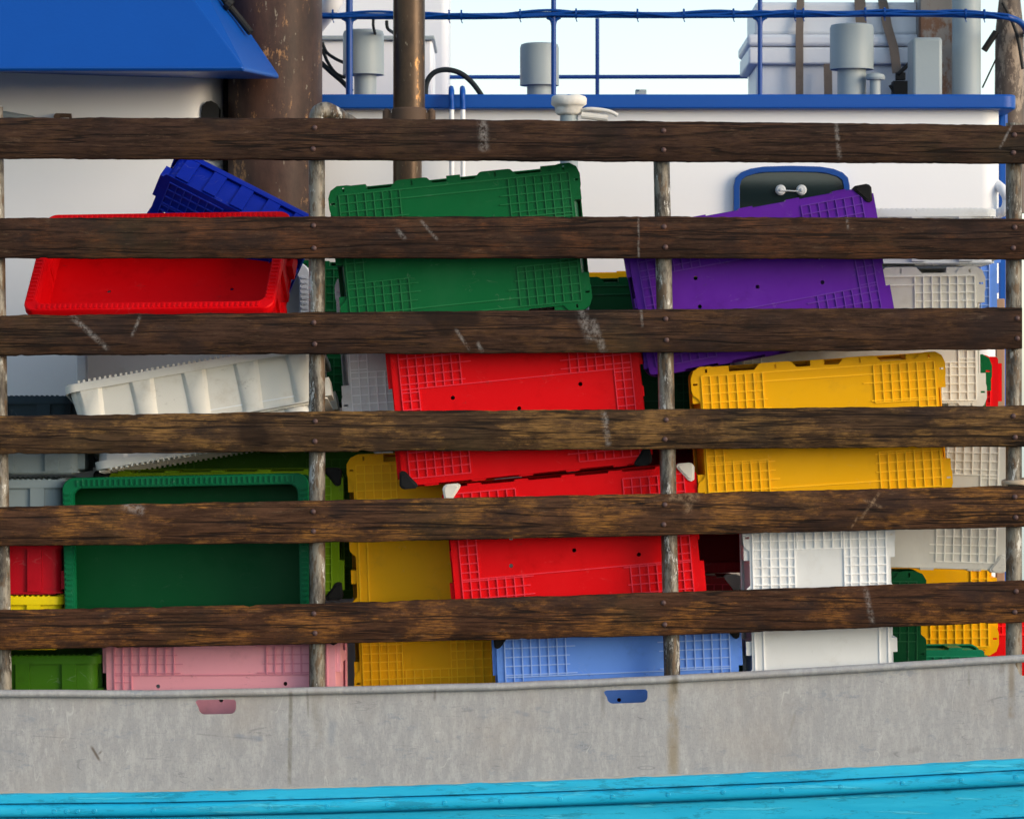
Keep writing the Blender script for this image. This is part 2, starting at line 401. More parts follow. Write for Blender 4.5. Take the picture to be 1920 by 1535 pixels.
def wood_mat(k):
    t = NT('weathered_board_wood_%d' % k); o = (k * 3.1, 0, k * 1.7)
    base = [(.040, .021, .014), (.042, .021, .013), (.046, .023, .014), (.062, .034, .017), (.066, .031, .016), (.060, .026, .013)][k]
    ochre = [(.11, .055, .026), (.18, .068, .026), (.16, .075, .026), (.32, .17, .05), (.36, .16, .035), (.34, .14, .03)][k]
    fib = t.noise(9, vec=t.pos, stretch=(1.0, 1, 10), detail=10, rough=.8, off=o)
    fib2 = t.noise(30, vec=t.pos, stretch=(.5, 1, 16), detail=6, rough=.7, off=o)
    c = t.mix(t.step(fib, .4, .62), tuple(x * .5 for x in base), tuple(x * 1.35 for x in base))
    patch = t.step(t.noise(4.5, vec=t.pos, stretch=(1, 1, 2.2), detail=8, rough=.75, off=o), .47, .6)
    pm = t.math('MULTIPLY', patch, t.step(fib2, .42, .62))
    c = t.mix(t.math('MULTIPLY', pm, .55 if k < 3 else .85), c, ochre)
    dark = t.step(t.noise(5, vec=t.pos, stretch=(1, 1, 1.6), detail=5, off=(k * 7, 2, 3)), .5, .66)
    c = t.mix(t.math('MULTIPLY', dark, .65), c, (.02, .013, .012))
    pale = t.math('MULTIPLY', t.step(t.noise(16, vec=t.pos, stretch=(.7, 1, 5), detail=9, rough=.85, off=(k, 9, k)), .56, .68), .5)
    c = t.mix(pale, c, (.2, .13, .08))
    kn = t.step(t.noise(2.6, vec=t.pos, stretch=(1, 1, 1.3), detail=2, off=(k * 11, 1, 7)), .66, .72)
    c = t.mix(t.math('MULTIPLY', kn, .7), c, (.012, .007, .005))
    grn = t.math('MULTIPLY', t.step(t.noise(2.2, vec=t.pos, detail=5, off=(k * 5, 0, 0)), .52, .7), .15)
    c = t.mix(grn, c, (.05, .055, .022))
    # long drying cracks
    cr = t.noise(1.6, vec=t.pos, stretch=(.55, 1, 22), detail=3, rough=.5, off=(k * 2.3, 0, k * 5.9), dist=.4)
    crack = t.step(t.math('ABSOLUTE', t.math('SUBTRACT', cr, .5)), .022, .006)
    c = t.mix(t.math('MULTIPLY', crack, .8), c, (.008, .006, .005))
    marks = {0: [((905, 228), (908, 285), 9), ((1566, 235), (1573, 300), 4), ((1895, 236), (1872, 280), 2.5)],
             1: [((1196, 408), (1197, 484), 2), ((745, 430), (760, 450), 4), ((790, 415), (820, 450), 3), ((1586, 410), (1588, 430), 2.5)],
             2: [((135, 592), (205, 655), 5), ((265, 592), (250, 630), 3), ((1088, 582), (1108, 640), 9), ((1110, 600), (1132, 660), 7), ((1201, 580), (1204, 612), 2.5), ((855, 618), (880, 655), 3), ((895, 642), (905, 660), 4)],
             3: [((1132, 772), (1140, 835), 6)],
             4: [((232, 944), (272, 958), 9), ((1250, 930), (1310, 932), 8), ((1290, 935), (1288, 962), 8), ((1648, 922), (1612, 972), 3), ((1618, 936), (1650, 950), 3), ((1605, 970), (1595, 988), 2)],
             5: [((1621, 1102), (1634, 1168), 5)]}[k]
    br = t.step(t.noise(55, vec=t.pos, detail=6, rough=.85), .4, .62)
    for i, (p, q, w) in enumerate(marks):
        m = t.math('MULTIPLY', t.seg(p, q, w * 1.6, .95), t.math('MULTIPLY', br, .42))
        c = t.mix(m, c, (.42, .4, .38) if k < 3 or i < 1 else (.45, .3, .18))
    h = t.math('ADD', t.math('MULTIPLY', fib, 1.0), t.math('SUBTRACT', fib2, t.math('MULTIPLY', crack, 2)))
    t.bump(h, .55, .0035)
    return t.out(c, .75, spec=.12)
boltm = paint('bolt_metal', (.09, .05, .045), .45, rust=.6, rustcol=(.12, .04, .02), scale=40)
def post_mat():
    t = NT('weathered_galvanised_pipe')
    a = t.noise(8, vec=t.pos, stretch=(2.5, 1, .7), detail=8, rough=.75)
    c = t.mix(t.step(a, .4, .58), (.03, .022, .015), (.21, .19, .155))
    b = t.step(t.noise(13, vec=t.pos, stretch=(2, 1, .6), detail=7, rough=.8, off=(4, 4, 4)), .55, .61)
    c = t.mix(b, c, (.46, .46, .44))
    d = t.step(t.noise(30, vec=t.pos, stretch=(2, 1, .5), detail=5, off=(1, 7, 2)), .53, .6)
    c = t.mix(t.math('MULTIPLY', d, .8), c, (.09, .05, .02))
    t.bump(a, .4, .003)
    return t.out(c, .55, metal=.15)
postm = post_mat()
fence = empty('slatted_fence', P(960, 1290, 0), 'weathered dark brown board fence bolted to steel pipe posts along the boat side', 'fence')
for k, tab in enumerate(BOARDS):
    bm = bmesh.new(); loops = []
    top = [(a, b) for a, b, c in tab]; bot = [(a, c) for a, b, c in tab]
    x = tab[0][0]
    while True:
        x = min(x, tab[-1][0])
        zt = P(x, interp(top, x)).z; zb = P(x, interp(bot, x)).z; X = P(x, 0).x
        n1 = noise.noise(Vector((X * 9, k * 5, 0))) * .0028 + noise.noise(Vector((X * 45, k * 5, 3))) * .0014 - max(0, noise.noise(Vector((X * 14, k * 5, 33))) - .42) * .02
        n2 = noise.noise(Vector((X * 8, k * 5, 9))) * .0028 + noise.noise(Vector((X * 50, k * 5, 13))) * .0014 + max(0, noise.noise(Vector((X * 14, k * 5, 63))) - .42) * .02
        n3 = noise.noise(Vector((X * 2, k * 5, 20))) * .002
        zt += n1; zb += n2; c = .004
        loops.append([(X, YB0 + n3 + c, zt), (X, YB0 + n3, zt - c), (X, YB0 + n3, (zt + zb) / 2), (X, YB0 + n3, zb + c), (X, YB0 + n3 + c, zb), (X, YB1, zb), (X, YB1, zt)])
        if x >= tab[-1][0]: break
        x += 6
    L = loft(bm, loops); bm.faces.new(L[0]); bm.faces.new(L[-1])
    bo = obj('board', bm, wood_mat(k), fence, ang=50)
    for j in range(5):
        for f in (.24, .74):
            pxx = postx(j, 700) - 3 + random.uniform(-3, 3)
            if pxx > tab[-1][0] - 4 and j == 4: continue
            if k == 2 and j == 3: pxx = 1905
            yt, yb = interp(top, pxx), interp(bot, pxx)
            p = P(pxx, yt + (yb - yt) * (f + random.uniform(-.03, .03)))
            g = bmesh.new(); r = .0082
            loops = [[(p.x + rr_ * math.cos(a * math.pi / 8), YB0 + yy, p.z + rr_ * math.sin(a * math.pi / 8)) for a in range(16)] for rr_, yy in ((r, .003), (r, -.001), (r * .8, -.0038), (r * .35, -.0055))]
            L = loft(g, loops); g.faces.new(L[-1]); g.faces.new(L[0])
            obj('bolt', g, boltm, bo, ang=60)
for j, (a, b) in enumerate(POSTS):
    bm = bmesh.new()
    A, B = P(*a, 0), P(*b, 0); A.y = B.y = YP
    if j == 1:
        path = [B, P(594, 240, YP), P(595, 217, YP), P(603, 208, YP), P(616, 208, .06), P(640, 222, .12), P(680, 246, .25), P(700, 260, .3)]
        path = [B] + smooth_path(path[1:], 5)
        tube(bm, path, .0255, 20)
    else: tube(bm, [B, B.lerp(A, .5), A], .0255, 20)
    obj('post', bm, postm, fence)

# rope lashed round the right post
ropem = plastic('rope_fibre', (.42, .34, .25), .8, wear=.2)
bm = bmesh.new(); pts = []
for i in range(61):
    a = i / 60 * 2.6 * 2 * math.pi
    c = P(1903, 900 + i * .16, YP)
    pts.append((c.x + .036 * math.cos(a), YP + .036 * math.sin(a), c.z + .003 * math.sin(a * 1.3)))
tube(bm, pts, .0065, 8)
tag(obj('rope', bm, ropem), 'beige rope wound round the right fence post', 'rope')

# ------------------------------------------------------------------ boat hull and bulwark
LIP = [(-400, 1290), (0, 1292), (300, 1293), (600, 1287), (960, 1278), (1240, 1266), (1500, 1252), (1920, 1226), (2350, 1194)]
BOT = [(-400, 1490), (0, 1488), (300, 1485), (600, 1478), (960, 1467), (1240, 1456), (1500, 1445), (1920, 1422), (2350, 1395)]
boat = empty('fishing_boat', P(960, 1500, 0), 'fishing boat side with a bare grey bulwark plate above a bright turquoise hull', 'fishing boat')
def bul_mat():
    t = NT('worn_grey_bulwark_metal')
    a = t.noise(3, vec=t.pos, stretch=(1, 1, .7), detail=8, rough=.7)
    c = t.mix(t.step(a, .3, .7), (.30, .302, .31), (.35, .35, .35))
    st = t.noise(26, vec=t.pos, stretch=(1.8, 1, .55), detail=7, rough=.75)
    c = t.mix(t.math('MULTIPLY', t.step(st, .42, .66), .4), c, (.52, .52, .51))
    sp = t.step(t.noise(95, vec=t.pos, detail=4, rough=.85), .48, .62)
    c = t.mix(t.math('MULTIPLY', sp, .26), c, (.2, .2, .21))
    bl = t.step(t.noise(7, vec=t.pos, stretch=(1, 1, 2.2), detail=9, rough=.8, off=(8, 1, 4)), .56, .64)
    c = t.mix(t.math('MULTIPLY', bl, .4), c, (.17, .21, .26))
    for q_, (scl, stv, of) in enumerate(((3.2, (.5, 1, 3.2), (9, 1, 1)), (4.5, (.45, 1, 4), (2, 6, 5)), (5, (2.2, 1, .6), (6, 6, 2)))):
        sn = t.noise(scl, vec=t.pos, stretch=stv, detail=2, rough=.5, off=of, dist=.8)
        ln = t.math('MULTIPLY', t.step(t.math('ABSOLUTE', t.math('SUBTRACT', sn, .5)), .007, .001), t.step(t.noise(6, vec=t.pos, off=of, detail=6, rough=.75), .54, .6))
        c = t.mix(t.math('MULTIPLY', ln, .4), c, (.1, .11, .13) if q_ < 2 else (.6, .6, .58))
    wm = t.step(t.noise(2.3, vec=t.pos, detail=4, off=(3, 3, 8)), .5, .75)
    c = t.mix(t.math('MULTIPLY', wm, .35), c, (.36, .31, .26))
    br = t.step(t.noise(16, vec=t.pos, stretch=(1, 1, .5), detail=5, rough=.7), .3, .6)
    for p, q, w, s, col in [((546, 1295), (543, 1470), 6, .7, (.13, .12, .09)), ((577, 1290), (578, 1345), 3.5, .6, (.14, .13, .11)), ((593, 1290), (598, 1400), 18, .35, (.2, .17, .12)), ((1131, 1290), (1129, 1350), 7, .45, (.14, .13, .12)),
                        ((1262, 1272), (1262, 1465), 17, .65, (.25, .19, .1)), ((1264, 1262), (1265, 1300), 9, .6, (.1, .085, .05)), ((1895, 1240), (1896, 1345), 10, .6, (.18, .13, .07)), ((1815, 1255), (1816, 1285), 4, .6, (.15, .14, .12)), ((1880, 1240), (1876, 1262), 8, .5, (.15, .12, .08)),
                        ((816, 1290), (815, 1312), 4, .6, (.12, .11, .1)), ((625, 1350), (618, 1395), 12, .5, (.2, .23, .27)), ((440, 1378), (492, 1384), 7, .55, (.16, .2, .26)), ((965, 1332), (992, 1340), 6, .5, (.16, .2, .26)),
                        ((1490, 1335), (1478, 1380), 5, .3, (.17, .15, .12)), ((172, 1398), (188, 1425), 4, .8, (.09, .06, .04)), ((192, 1406), (186, 1412), 3, .8, (.09, .06, .04)), ((1665, 1415), (1725, 1402), 9, .5, (.2, .2, .2)), ((370, 1375), (480, 1384), 2, .4, (.15, .15, .15)), ((60, 1378), (150, 1384), 1.8, .4, (.15, .15, .17))]:
        c = t.mix(t.math('MULTIPLY', t.seg(p, q, w, .85), t.math('MULTIPLY', br, s)), c, col)
    t.bump(t.math('ADD', st, a), .3, .004)
    return t.out(c, .6, metal=.0, spec=.35)
bulm = bul_mat()
YS0, YS1 = -.012, -.004
bm = bmesh.new()
xs = list(range(-400, 2360, 40))
outer = [(P(x, 0).x, P(x, interp(LIP, x) + 8).z) for x in xs] + [(P(x, 0).x, P(x, interp(BOT, x) + 14).z) for x in reversed(xs)]
def slot(x0, x1, y0, y1, sk):
    pts = [(x0, y0), (x1, y0 + sk)]; r = 11
    pts = [(x0, y0 + 4), (x0 + 4, y0), (x1 - 4, y0 + sk), (x1, y0 + 4 + sk)]
    for a in range(0, 91, 15): pts.append((x1 - r + r * math.cos(R(a)), y1 + sk - r + r * math.sin(R(a))))
    for a in range(90, 181, 15): pts.append((x0 + 6 + r + r * math.cos(R(a)), y1 - r + r * math.sin(R(a))))
    return [(P(x, y).x, P(x, y).z) for x, y in pts]
plate(bm, outer, [slot(367, 443, 1311, 1338, -1), slot(1132, 1214, 1293, 1318, -2), slot(1902, 1985, 1240, 1266, -4)], YS0, YS1)
obj('bulwark_plate', bm, bulm, boat, ang=30)
bm = bmesh.new(); loops = []
for x in range(-400, 2360, 12):
    X = P(x, 0).x; z = P(x, interp(LIP, x) + 7).z + noise.noise(Vector((X * 6, 0, 0))) * .0012
    loops.append([(X, -.016 + .018 * math.cos(a * math.pi / 9), z + .0125 * math.sin(a * math.pi / 9)) for a in range(18)])
loft(bm, loops)
obj('bulwark_lip', bm, bulm, boat)
def hull_mat():
    t = NT('turquoise_hull_paint')
    a = t.noise(4, vec=t.pos, stretch=(.5, 1, 3), detail=8, rough=.7)
    c = t.mix(t.step(a, .3, .75), (.006, .36, .60), (.025, .46, .70))
    e = t.step(t.noise(16, vec=t.pos, stretch=(.4, 1, 2), detail=9, rough=.8, off=(2, 1, 5)), .55, .59)
    c = t.mix(t.math('MULTIPLY', e, .5), c, (.004, .16, .26))
    e2 = t.step(t.noise(10, vec=t.pos, stretch=(.3, 1, 5), detail=6, rough=.7, off=(7, 1, 5)), .58, .62)
    c = t.mix(t.math('MULTIPLY', e2, .5), c, (.09, .6, .8))
    e = t.step(t.noise(26, vec=t.pos, stretch=(.6, 1, 2), detail=8, rough=.8, off=(2, 9, 5)), .66, .7)
    c = t.mix(t.math('MULTIPLY', e, .7), c, (.3, .5, .55))
    t.bump(t.math('ADD', a, t.math('ADD', e, e2)), .6, .004)
    return t.out(c, .42, spec=.25)
hullm = hull_mat()
def hull_sweep(name, prof, mat, ragged=0):
    bm = bmesh.new(); loops = []
    for x in range(-400, 2360, 10):
        p = P(x, interp(BOT, x)); w = noise.noise(Vector((p.x * 14, 3, 1))) * ragged
        k = 1 + (x / 1920) * .12
        loops.append([(p.x, y, p.z + dz * k + (w if i == 0 else 0)) for i, (y, dz) in enumerate(prof)])
    for l0, l1 in zip(loops, loops[1:]):
        pass
    L = loft(bm, loops); bm.faces.new(L[0]); bm.faces.new(L[-1])
    return obj(name, bm, mat, boat, ang=40)
hull_sweep('plank', [(-.016, .004), (-.026, 0), (-.028, -.026), (-.022, -.029), (.03, -.029), (.03, .002)], hullm, .004)
st = [(.03, -.031), (-.022, -.031)] + [(-.022 - .017 * math.sin(a), -.0505 + .0185 * math.copysign(abs(math.cos(a)) ** .7, math.cos(a))) for a in [i * math.pi / 9 for i in range(10)]] + [(-.012, -.072), (.03, -.072)]
strake = hull_sweep('rubbing_strake', st, hullm)
for x in [48, 105, 128, 148, 180, 290, 400, 508, 615, 728, 834, 940, 1050, 1148, 1252, 1355, 1465, 1575, 1690, 1800, 1902]:
    y = interp(BOT, x) + 31; p = P(x, y); bm = bmesh.new()
    loops = [[(p.x + r * math.cos(a * math.pi / 7), -.0385 + yy, p.z + r * math.sin(a * math.pi / 7)) for a in range(14)] for r, yy in ((.008, .003), (.0078, -.001), (.006, -.0022), (.005, -.001), (.002, -.002))]
    L = loft(bm, loops); bm.faces.new(L[-1])
    obj('fastening', bm, hullm, strake)
hull_sweep('plank', [(.03, -.075), (-.004, -.075), (-.008, -.078), (-.006, -.16), (-.0, -.163), (.03, -.163)], hullm)
hull_sweep('hull', [(.03, -.1655), (-.002, -.1655), (-.006, -.169), (.02, -.7), (.1, -1.3), (.3, -1.9), (1.2, -2.6), (1.2, -.2)], hullm)
# caulking bead where plate meets planks
beadm = paint('old_sealant', (.4, .38, .34), .8, rust=.4, rustcol=(.2, .17, .13), scale=30, var=.5)
bm = bmesh.new(); loops = []
for x in range(-400, 2360, 8):
    p = P(x, interp(BOT, x) - 1); w = .004 + .0035 * noise.noise(Vector((p.x * 25, 8, 0)))
    loops.append([(p.x, YS0 - .002 + w * math.cos(a * math.pi / 4) * .8, p.z + .003 + w * math.sin(a * math.pi / 4) + noise.noise(Vector((p.x * 30, 1, 0))) * .002) for a in range(8)])
loft(bm, loops); obj('sealant_bead', bm, beadm, boat)
deckm = paint('deck_paint', (.06, .07, .07), .6, rust=.5)
bm = bmesh.new(); z = P(0, 1452).z; box(bm, -5, 5, .03, 5.0, z - .05, z - .014)
obj('deck', bm, deckm, boat)

# ------------------------------------------------------------------ deckhouses
whitep_old = None
whitep = paint('white_house_paint', (.78, .79, .81), .42, rust=.2, rustcol=(.5, .36, .22), var=.06, scale=3, rs=.66, bump=.1)
bluep = paint('blue_gloss_paint', (0, .066, .34), .42, var=.3, scale=6)
bluer = paint('blue_rail_paint', (.001, .05, .26), .35, var=.35, scale=9)
greyp = paint('pale_grey_paint', (.29, .34, .36), .45, var=.2, rust=.3, scale=6, rs=.72)
darkgap = paint('black_paint', (.01, .01, .01), .6)
YW = 1.55
def extr(bm, pts, z0, z1):       # vertical walls following plan points
    lo = [bm.verts.new((x, y, z0)) for x, y in pts]; hi = [bm.verts.new((x, y, z1)) for x, y in pts]
    n = len(pts)
    for i in range(n):
        j = (i + 1) % n; bm.faces.new((lo[i], lo[j], hi[j], hi[i]))
    bm.faces.new(lo); bm.faces.new(hi)
def plan(x0, x1, y0, y1, r, n=8):
    return [(x0 + x1) / 2 * 0 + cx + r * math.cos(R(a0 + 90 * i / n)) if False else (cx + r * math.cos(R(a0 + 90 * i / n)), cy + r * math.sin(R(a0 + 90 * i / n)))
            for cx, cy, a0 in ((x1 - r, y1 - r, 0), (x0 + r, y1 - r, 90), (x0 + r, y0 + r, 180), (x1 - r, y0 + r, 270)) for i in range(n + 1)]
zd = P(0, 1452).z
house = empty('deckhouse', P(1200, 1452, YW), 'long white deckhouse with a blue roof edge and an arched dark window', 'deckhouse')
def X(px, Y): return P(px, 0, Y).x
def Z(py, Y): return P(0, py, Y).z
bm = bmesh.new(); r = .07
pl = plan(X(500, YW), X(1877, YW), YW, YW + 1.6, r)
pl = [(p[0], p[1]) if isinstance(p, tuple) else p for p in pl]
extr(bm, pl, zd, Z(190, YW)); obj('wall', bm, whitep, house)
bm = bmesh.new(); pl = plan(X(480, YW), X(1903, YW), YW - .06, YW + 1.7, .05)
extr(bm, pl, Z(204, YW - .06), Z(177, YW - .06)); obj('roof_edge', bm, bluep, house, bevel=.006)
# window
def win_outline(g, n=10):
    pts = []
    x0, x1, yt, ys, yb = 1380 - g, 1587 + g, 317 - g, 350, 478 + g
    pts += [(x1, yb - 12), (x1 - 12, yb), (x0 + 12, yb), (x0, yb - 12), (x0, ys + 8)]
    for i in range(n + 1):
        t = i / n; ang = math.pi - math.pi * t
        cx, rx = (x0 + x1) / 2, (x1 - x0) / 2
        cc = math.copysign(abs(math.cos(ang)) ** .62, math.cos(ang)); ss = abs(math.sin(ang)) ** .75
        pts.append((cx + rx * cc, ys - (ys - yt) * ss))
    pts.append((x1, ys + 8))
    return [(P(x, y, YW).x, P(x, y, YW).z) for x, y in pts]
win = empty('window', P(1483, 478, YW), None, None); win.parent = house
bpy.context.view_layer.update(); win.matrix_world = Matrix.Translation(P(1483, 478, YW)); win.parent = house
win.matrix_parent_inverse = house.matrix_world.inverted()
bm = bmesh.new(); plate(bm, win_outline(5), [win_outline(-6)], YW - .03, YW + .01)
obj('frame', bm, bluer, win, bevel=.004)
bm = bmesh.new(); plate(bm, win_outline(-5.5), [], YW - .012, YW - .004)
t = NT('dark_window_glass'); glm = t.out((.006, .014, .016), .08, spec=.6); obj('pane', bm, glm, win)
bm = bmesh.new()
for x in (1463, 1502):
    p = P(x, 357, YW)
    loops = [[(p.x + r_ * math.cos(a * math.pi / 10), YW - .012 + yy, p.z + r_ * math.sin(a * math.pi / 10)) for a in range(20)] for r_, yy in ((.0185, 0), (.0185, -.01), (.013, -.016), (.006, -.016), (.005, -.024), (.002, -.025))]
    L = loft(bm, loops); bm.faces.new(L[-1]); bm.faces.new(L[0])
tube(bm, [P(1463, 357, YW - .03), P(1502, 359, YW - .03)], .0022, 6)
chromem = paint('dull_chrome', (.5, .52, .53), .35, scale=30); obj('wiper_fittings', bm, chromem, win)

# left house with its canopy
house2 = empty('wheelhouse', P(150, 1452, 1.25), 'white wheelhouse wall with a rounded corner under the blue canopy', 'wheelhouse')
bm = bmesh.new(); YL = 1.22
pl = plan(X(-500, YL), X(412, YL), YL, YL + 1.8, .14, 12)
extr(bm, pl, zd, Z(20, YL)); obj('wall', bm, whitep, house2)
bm = bmesh.new()     # recess opening with a rounded head beside the funnel
pts = [(412, 300), (412, 205), (407, 196), (398, 191), (389, 193), (381, 201), (379, 212), (379, 300)]
for q in [YL + .06]:
    pl = [(P(x, y, q).x, P(x, y, q).z) for x, y in pts]
plate(bm, pl, [], YL + .012, YL + .1); obj('porthole_recess', bm, darkgap, house2)
bm = bmesh.new(); box(bm, X(385, 1.38), X(470, 1.38), 1.38, 1.5, zd, Z(60, 1.38)); obj('gap_shade_panel', bm, paint('gap_shade_brown', (.02, .013, .01), .7), house2)  # added near-black panel standing in for the shade between wall and funnel
bm = bmesh.new()
tube(bm, [P(-60, 212, YL - .03), P(10, 215, YL - .03), P(60, 224, YL - .03), P(80, 235, YL - .03)], .012, 10)
obj('grab_pipe', bm, greyp, house2)
rustm = paint('rusty_metal', (.09, .055, .035), .7, rust=.8, scale=20)
bm = bmesh.new(); tube(bm, [P(107, 219, YL - .05), P(107, 219, YL + .01)], .012, 12); tube(bm, [P(106, 217, YL - .04), P(132, 217, YL - .04), P(132, 232, YL - .04)], .008, 10)
obj('pipe_stub', bm, rustm, house2)

cano = empty('canopy', P(200, 128, .75), 'sloping bright blue metal canopy with a hipped right end, top left', 'canopy')
YC = .62
bm = bmesh.new()
A = [P(-600, 128, YC), P(457, 127, YC), P(523, 141, 1.04), P(420, 141, 1.22), P(-600, 128, 1.9)]
up = [P(-600, -260, 1.25), P(225, -190, 1.25), P(300, -190, 1.35), P(290, -190, 1.9), P(-600, -260, 1.9)]
va = [bm.verts.new(p) for p in A]; vb = [bm.verts.new(p) for p in up]; vc = [bm.verts.new(p + Vector((0, .012, -.012))) for p in A]
for i in range(5):
    j = (i + 1) % 5
    bm.faces.new((va[i], va[j], vb[j], vb[i])); bm.faces.new((va[i], vc[i], vc[j], va[j]))
bm.faces.new(vb); bm.faces.new(vc)
obj('roof_panel', bm, bluep, cano, smooth=False, bevel=.006, seg=3)
bm = bmesh.new()
tube(bm, [P(408, -20, 1.02), P(425, 6, 1.02), P(448, 34, 1.02), P(470, 62, 1.0)], .012, 10)
tube(bm, [P(425, 5, 1.0), P(433, 12, 1.0)], .02, 10)
obj('hinge_bar', bm, darkgap, cano)

# ------------------------------------------------------------------ funnel and pipes
def rusty_pipe_mat(name, base, flake, lo=.62, rg=.5, mt=0.):
    t = NT(name)
    a = t.noise(5, vec=t.pos, stretch=(1.5, 1.5, .6), detail=8, rough=.75)
    c = t.mix(t.step(a, .3, .7), tuple(x * .5 for x in base), tuple(x * 1.5 for x in base))
    e = t.step(t.noise(12, vec=t.pos, stretch=(1.2, 1.2, .5), detail=8, rough=.78, off=(5, 2, 1)), lo, lo + .05)
    c = t.mix(e, c, flake)
    e = t.step(t.noise(60, vec=t.pos, stretch=(1, 1, .4), detail=4, off=(5, 2, 9)), .66, .7)
    c = t.mix(t.math('MULTIPLY', e, .5), c, (.4, .34, .25))
    t.bump(a, .3, .005)
    return t.out(c, rg, metal=mt, spec=.3)
funm = rusty_pipe_mat('brown_funnel_paint', (.062, .03, .02), (.34, .17, .07), .56)
pipm = rusty_pipe_mat('sooty_pipe', (.05, .028, .014), (.3, .15, .05), .6, .33, .3)
f = empty('funnel', P(516, 1452, 1.3), 'wide rusty brown funnel rising beside the blue canopy', 'funnel')
c = P(516, 0, 1.3); bm = bmesh.new(); lathe(bm, c.x, c.y, [(.163, zd), (.163, 0), (.163, .8), (.163, 2.2)], 56); obj('pipe', bm, funm, f)
f = empty('exhaust_pipe', P(767, 1452, 1.0), 'narrow sooty exhaust pipe with a warm sheen, right of the wide funnel', 'exhaust pipe')
c = P(764, 0, 1.0); bm = bmesh.new(); lathe(bm, c.x, c.y, [(.049, zd), (.049, Z(222, 1)), ], 36); obj('lower_pipe', bm, pipm, f)
bm = bmesh.new(); c = P(767, 0, 1.0); lathe(bm, c.x, c.y, [(.054, Z(222, 1)), (.054, 2.2)], 36); obj('upper_pipe', bm, pipm, f)
bm = bmesh.new(); lathe(bm, c.x, c.y, [(.058, Z(240, 1)), (.058, Z(206, 1)), (.054, Z(203, 1))], 36)
for sx in (-1, 1):
    q = P(767 + sx * 42, 213, 1.0); lathe(bm, q.x, q.y, [(.014, q.z - .05), (.014, q.z + .008), (.006, q.z + .016)], 14)
    box(bm, *sorted((q.x, q.x - sx * .05)), q.y - .01, q.y + .01, q.z - .02, q.z + .002)
obj('clamp', bm, rustm, f)

# goosenecks on the wall
for x, tx in ((847, 'left'), (868, 'right')):
    g = empty('gooseneck_pipe', P(x, 330, YW - .12), 'thin pipe hooked over the blue roof edge, %s one of the pair' % tx, 'pipe', 'hooked pipes on the roof edge')
    bm = bmesh.new(); Y0 = YW - .1
    tube(bm, [P(x, 205, Y0)] + smooth_path([P(x, 196, Y0), P(x - 1, 176, Y0), P(x - 1, 168, Y0 + .03), P(x - 1, 166, Y0 + .07), P(x, 172, Y0 + .11), P(x, 185, Y0 + .12)], 5), .0095, 12)
    obj('hook', bm, bluep, g)
    bm = bmesh.new(); tube(bm, [P(x, 345, Y0), P(x, 206, Y0)], .0085, 12); tube(bm, [P(x, 345, Y0), P(x, 350, YW + .02)], .0085, 12); obj('drop_pipe', bm, whitep, g)

# ------------------------------------------------------------------ roof railing with cables
rl = empty('roof_railing', P(1300, 177, YW), 'dark blue tube railing with cables tied along it, on the deckhouse roof', 'railing')
YR = YW + .02
top = [(560, 31), (612, 30), (700, 31), (900, 31), (1040, 28), (1240, 29), (1450, 28), (1700, 26), (1860, 30), (1895, 34)]
bm = bmesh.new(); tube(bm, smooth_path([P(a, b, YR) for a, b in top] + [P(1915, 44, YR + .06), P(1925, 60, YR + .2), P(1928, 70, YR + .8)], 4), .0115, 12); obj('top_rail', bm, bluer, rl)
bm = bmesh.new(); tube(bm, [P(835, 145, YW + 1.4), P(1402, 144, YW + 1.4)], .008, 10); obj('middle_rail', bm, bluer, rl)
for x, yt, yr, r in ((655, -40, YR, .0125), (1038, -40, YR, .009), (1425, -40, YR, .0085), (1120, 35, YW + 1.4, .008)):
    bm = bmesh.new()
    tube(bm, [P(x, 182, yr), P(x, 60, yr), P(x, yt, yr)], r, 12)
    if yt < 0:
        s_ = 1.0
        tube(bm, smooth_path([P(x - 12, 32, yr), P(x - 3, 38, yr), P(x, 52, yr)], 4), r * .9, 8); tube(bm, smooth_path([P(x + 12, 32, yr), P(x + 3, 38, yr), P(x, 52, yr)], 4), r * .9, 8)
    obj('stanchion', bm, bluer, rl)
for k in range(3):
    pts = []
    for i in range(0, 90):
        x = 600 + i * 14.5
        b = interp(top, x)
        sag = 3.2 * math.sin(x * .011 + k * 2.1) + 2.2 * math.sin(x * .029 + k)
        pts.append(P(x, b - 2 - abs(sag) * 1.3 + k * 2.2, YR - .012 - .003 * k))
    bm = bmesh.new(); tube(bm, pts, .0045, 8)
    obj('cable', bm, bluer, rl)
bm = bmesh.new()
for x in (624, 745, 842, 865, 975, 1080, 1195, 1282, 1375, 1490, 1506, 1622, 1658, 1810, 1845):
    b = interp(top, x); p = P(x, b - 2, YR)
    lp = [[(p.x + dx, YR - .006 + .02 * math.cos(a * math.pi / 6), p.z + .0185 * math.sin(a * math.pi / 6)) for a in range(12)] for dx in (-.003, .003)]
    loft(bm, lp); tube(bm, [P(x, b + 8, YR - .01), P(x + 2, b + 13, YR - .012)], .0018, 6)
obj('cable_ties', bm, bluer, rl)

